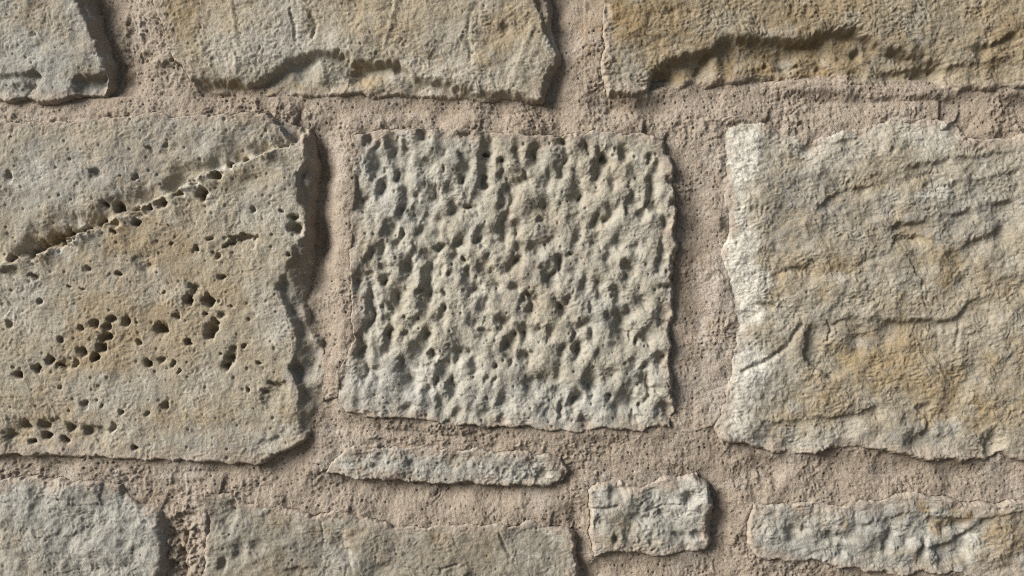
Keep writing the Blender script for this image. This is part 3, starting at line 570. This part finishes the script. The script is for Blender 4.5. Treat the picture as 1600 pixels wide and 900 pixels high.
for st in STONES:
    ox = [p[0] for p in st['out']]; oy = [p[1] for p in st['out']]
    coarse = st.get('coarse', False)
    fine = 9.0 if coarse else STEP
    xs = axis(min(ox) - 24, max(ox) + 24, VX0, VX1, fine, 9.0); ys = axis(min(oy) - 24, max(oy) + 24, VY0, VY1, fine, 9.0)
    X, Y = np.meshgrid(xs, ys)
    h, d, hollow = stone_height(st, X, Y)
    mh = mortar_height(X, Y, True) if coarse else None
    if coarse: keep_v = d > -6
    else:
        lvl = idw(X, Y, MPTS, 3.4)
        keep_v = ((h > lvl - 11) & (d > -30)) | (d > 3)
    keep = keep_v[:-1, :-1] | keep_v[1:, :-1] | keep_v[:-1, 1:] | keep_v[1:, 1:]
    stain_shading = np.zeros(X.shape + (4,), F); stain_shading[..., 3] = 0
    sd = st['seed']
    base = fbm(X, Y, 150, 4, sd + 60)
    stain_shading[..., 0] = np.clip(np.maximum(blobs(X, Y, st.get('ochre', []), sd + 61), .55 * ss(.25, .75, base)), 0, 1)
    stain_shading[..., 1] = np.clip(np.maximum(blobs(X, Y, st.get('pale', []), sd + 62), .35 * ss(.3, .8, fbm(X, Y, 70, 4, sd + 63))), 0, 1)
    stain_shading[..., 1] = np.clip(stain_shading[..., 1] + .75 * ss(20, 0, d) * ss(-.15, .45, fbm(X, Y, 45, 3, sd + 66)), 0, 1)
    stain_shading[..., 2] = np.clip(np.maximum(blobs(X, Y, st.get('grey', []), sd + 64), .5 * ss(.2, .7, fbm(X, Y, 130, 4, sd + 65))), 0, 1)
    sm, _ = poly_dist(X, Y, st['out'], True)
    stain_shading[..., 3] = np.clip(1.15 * ss(24, -2, sm + 14 * fbm(X, Y, 34, 3, sd + 67)), 0, 1) * (1 if not coarse else .5)
    if st['mat'] == 'buff': stain_shading[..., 0] = np.maximum(stain_shading[..., 0], .6 * hollow)     # unweathered, yellower stone inside the cavities
    V, q, t, s4 = sheet(xs, ys, h, keep, stain_shading, back=-150.0)
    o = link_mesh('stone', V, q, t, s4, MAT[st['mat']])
    if 'label' in st: o['label'] = st['label']
    if not coarse:
        # sample this stone onto the mortar grid so hidden mortar can be left out
        ix = np.clip(np.searchsorted(xs, mxs), 0, len(xs) - 1); iy = np.clip(np.searchsorted(ys, mys), 0, len(ys) - 1)
        inx = (mxs >= xs[0]) & (mxs <= xs[-1]); iny = (mys >= ys[0]) & (mys <= ys[-1])
        sub = np.where(d[np.ix_(iy, ix)] > -30, h[np.ix_(iy, ix)], -999)
        sub = np.where(inx[None, :] & iny[:, None], sub, -999)
        cover = np.maximum(cover, sub)
        # pointing is brought up flush over upper and left edges
        fl = st.get('flush', .6)
        d, _ = poly_dist(X, Y, st['out'], True); gy, gx = np.gradient(d, ys, xs)
        up = ss(.1, .75, (gx * .75 + gy * .66))
        fb = st.get('fb', 0.0) * ss(.2, -.5, gy) * ss(.6, -.1, -gx * .9)
        lowr = fb > fl * up
        wgt = np.maximum(fl * up, fb) * np.exp(-(np.clip(-d - 2, 0, None) / np.where(lowr, 13, 27)) ** 2) * ss(-.9, .2, fbm(X, Y, 150, 2, sd + 80)) * ss(16, 4, d)
        wgt = np.where(inx[None, :] & iny[:, None], wgt[np.ix_(iy, ix)], 0)
        deep = np.maximum(deep, np.where(inx[None, :] & iny[:, None], d[np.ix_(iy, ix)], -999))
        better = wgt > flush_w
        flush_w = np.where(better, wgt, flush_w); flush_h = np.where(better, st['face'] - st.get('ft', 1.8) - np.where(inx[None, :] & iny[:, None], 2.0 * lowr[np.ix_(iy, ix)], 0) + 3.0 * fbm(MX, MY, 26, 2, sd + 81), flush_h)

mh = mortar_height(MX, MY)
mh = (mh + flush_w * np.clip(flush_h - idw(MX, MY, MPTS, 3.4), 0, 60)).astype(F)
hide = (cover > mh + 3.0) | (deep > 42)
r = 4
er = hide.copy()
for dx, dy in ((r, 0), (-r, 0), (0, r), (0, -r), (3, 3), (-3, 3), (3, -3), (-3, -3)):
    er &= np.roll(np.roll(hide, dx, 1), dy, 0)
under = ss(0, 12, cover - mh) * np.where(hide, 1, 0)
mh2 = mh - 7 * under - 48 * ss(17, 40, deep)
edge = np.minimum(np.minimum(MX - VX0, VX1 - MX), np.minimum(MY - VY0, VY1 - MY))
mt = ss(0, 30, edge); mh2 = (mh2 * mt + mortar_height(MX, MY, True) * (1 - mt)).astype(F)     # meets the coarser mortar beyond the view
show = ~er | (edge < 30)
keep = show[:-1, :-1] | show[1:, :-1] | show[:-1, 1:] | show[1:, 1:]
stain_shading = np.zeros(MX.shape + (4,), F); stain_shading[..., 3] = 0
stain_shading[..., 0] = np.clip(np.maximum(blobs(MX, MY, [(925,60,18,70,.9),(180,90,26,50,.7),(560,160,120,10,.5),(640,158,90,8,.6),(870,30,14,40,.7),(1000,152,60,6,.4),(490,340,14,120,.55),(1072,480,16,110,.4),(280,850,20,50,.5),(235,775,26,12,.6),(330,145,40,10,.6)], 601), .3 * ss(.3, .8, fbm(MX, MY, 120, 4, 602))), 0, 1)
stain_shading[..., 1] = np.clip(np.maximum(blobs(MX, MY, [(525,715,30,26,.8),(620,195,60,14,.4),(1130,300,14,60,.7),(1125,480,14,120,.7),(1130,620,20,40,.8),(60,182,60,8,.5),(290,770,30,60,.5)], 603), .5 * ss(.2, .8, fbm(MX, MY, 80, 4, 604))), 0, 1)
stain_shading[..., 2] = np.clip(.6 * ss(.05, .7, fbm(MX, MY, 100, 4, 605)), 0, 1)
V, q, t, s4 = sheet(mxs, mys, mh2, keep, stain_shading)
# coarse mortar around the view, same object
CX, CY = np.meshgrid(ccx, ccy)
ch = mortar_height(CX, CY, True)
cxm = (ccx[:-1] + ccx[1:]) / 2; cym = (ccy[:-1] + ccy[1:]) / 2
ck = ~(((cxm > VX0) & (cxm < VX1))[None, :] & ((cym > VY0) & (cym < VY1))[:, None])
cs = np.zeros(CX.shape + (4,), F); cs[..., 3] = 0; cs[..., 1] = .3
V2, q2, t2, s2 = sheet(ccx, ccy, ch, ck, cs)
V = np.concatenate([V, V2]); q = np.concatenate([q, q2 + len(s4)]); s4 = np.concatenate([s4, s2])
link_mesh('mortar', V, q, np.zeros((0, 3), np.int64), s4, MAT['mortar'])

# solid body of the wall behind the face
def box(x0, x1, y0, y1, z0, z1):
    v = np.array([(x, y, z) for x in (x0, x1) for y in (y0, y1) for z in (z0, z1)], F)
    f = np.array([(0, 1, 3, 2), (4, 6, 7, 5), (0, 4, 5, 1), (2, 3, 7, 6), (0, 2, 6, 4), (1, 5, 7, 3)])
    return v, f
v, f = box((X0 - 800) * S, (X1 - 800) * S, .045, .42, 0, (450 - Y0) * S + Z0)
link_mesh('core', v, f, np.zeros((0, 3), np.int64), np.zeros((8, 4), F), MAT['mortar'], False)

# ------------------------------------------------------------------ ground
gm = bpy.data.materials.new('gravelly_earth'); gm.use_nodes = True
n = gm.node_tree.nodes; l = gm.node_tree.links
tn = n.new('ShaderNodeTexNoise'); tn.inputs['Scale'].default_value = 9; tn.inputs['Detail'].default_value = 8
cr = n.new('ShaderNodeValToRGB'); cr.color_ramp.elements[0].color = (.07, .06, .048, 1); cr.color_ramp.elements[1].color = (.15, .13, .105, 1)
l.new(tn.outputs[0], cr.inputs[0]); l.new(cr.outputs[0], n['Principled BSDF'].inputs['Base Color']); n['Principled BSDF'].inputs['Roughness'].default_value = .95
gme = bpy.data.meshes.new('ground')
gme.from_pydata([(-200, -200, 0), (200, -200, 0), (200, 200, 0), (-200, 200, 0)], [], [(0, 1, 2, 3)])
gme.materials.append(gm)
go = bpy.data.objects.new('ground', gme); sc.collection.objects.link(go); go['kind'] = 'structure'
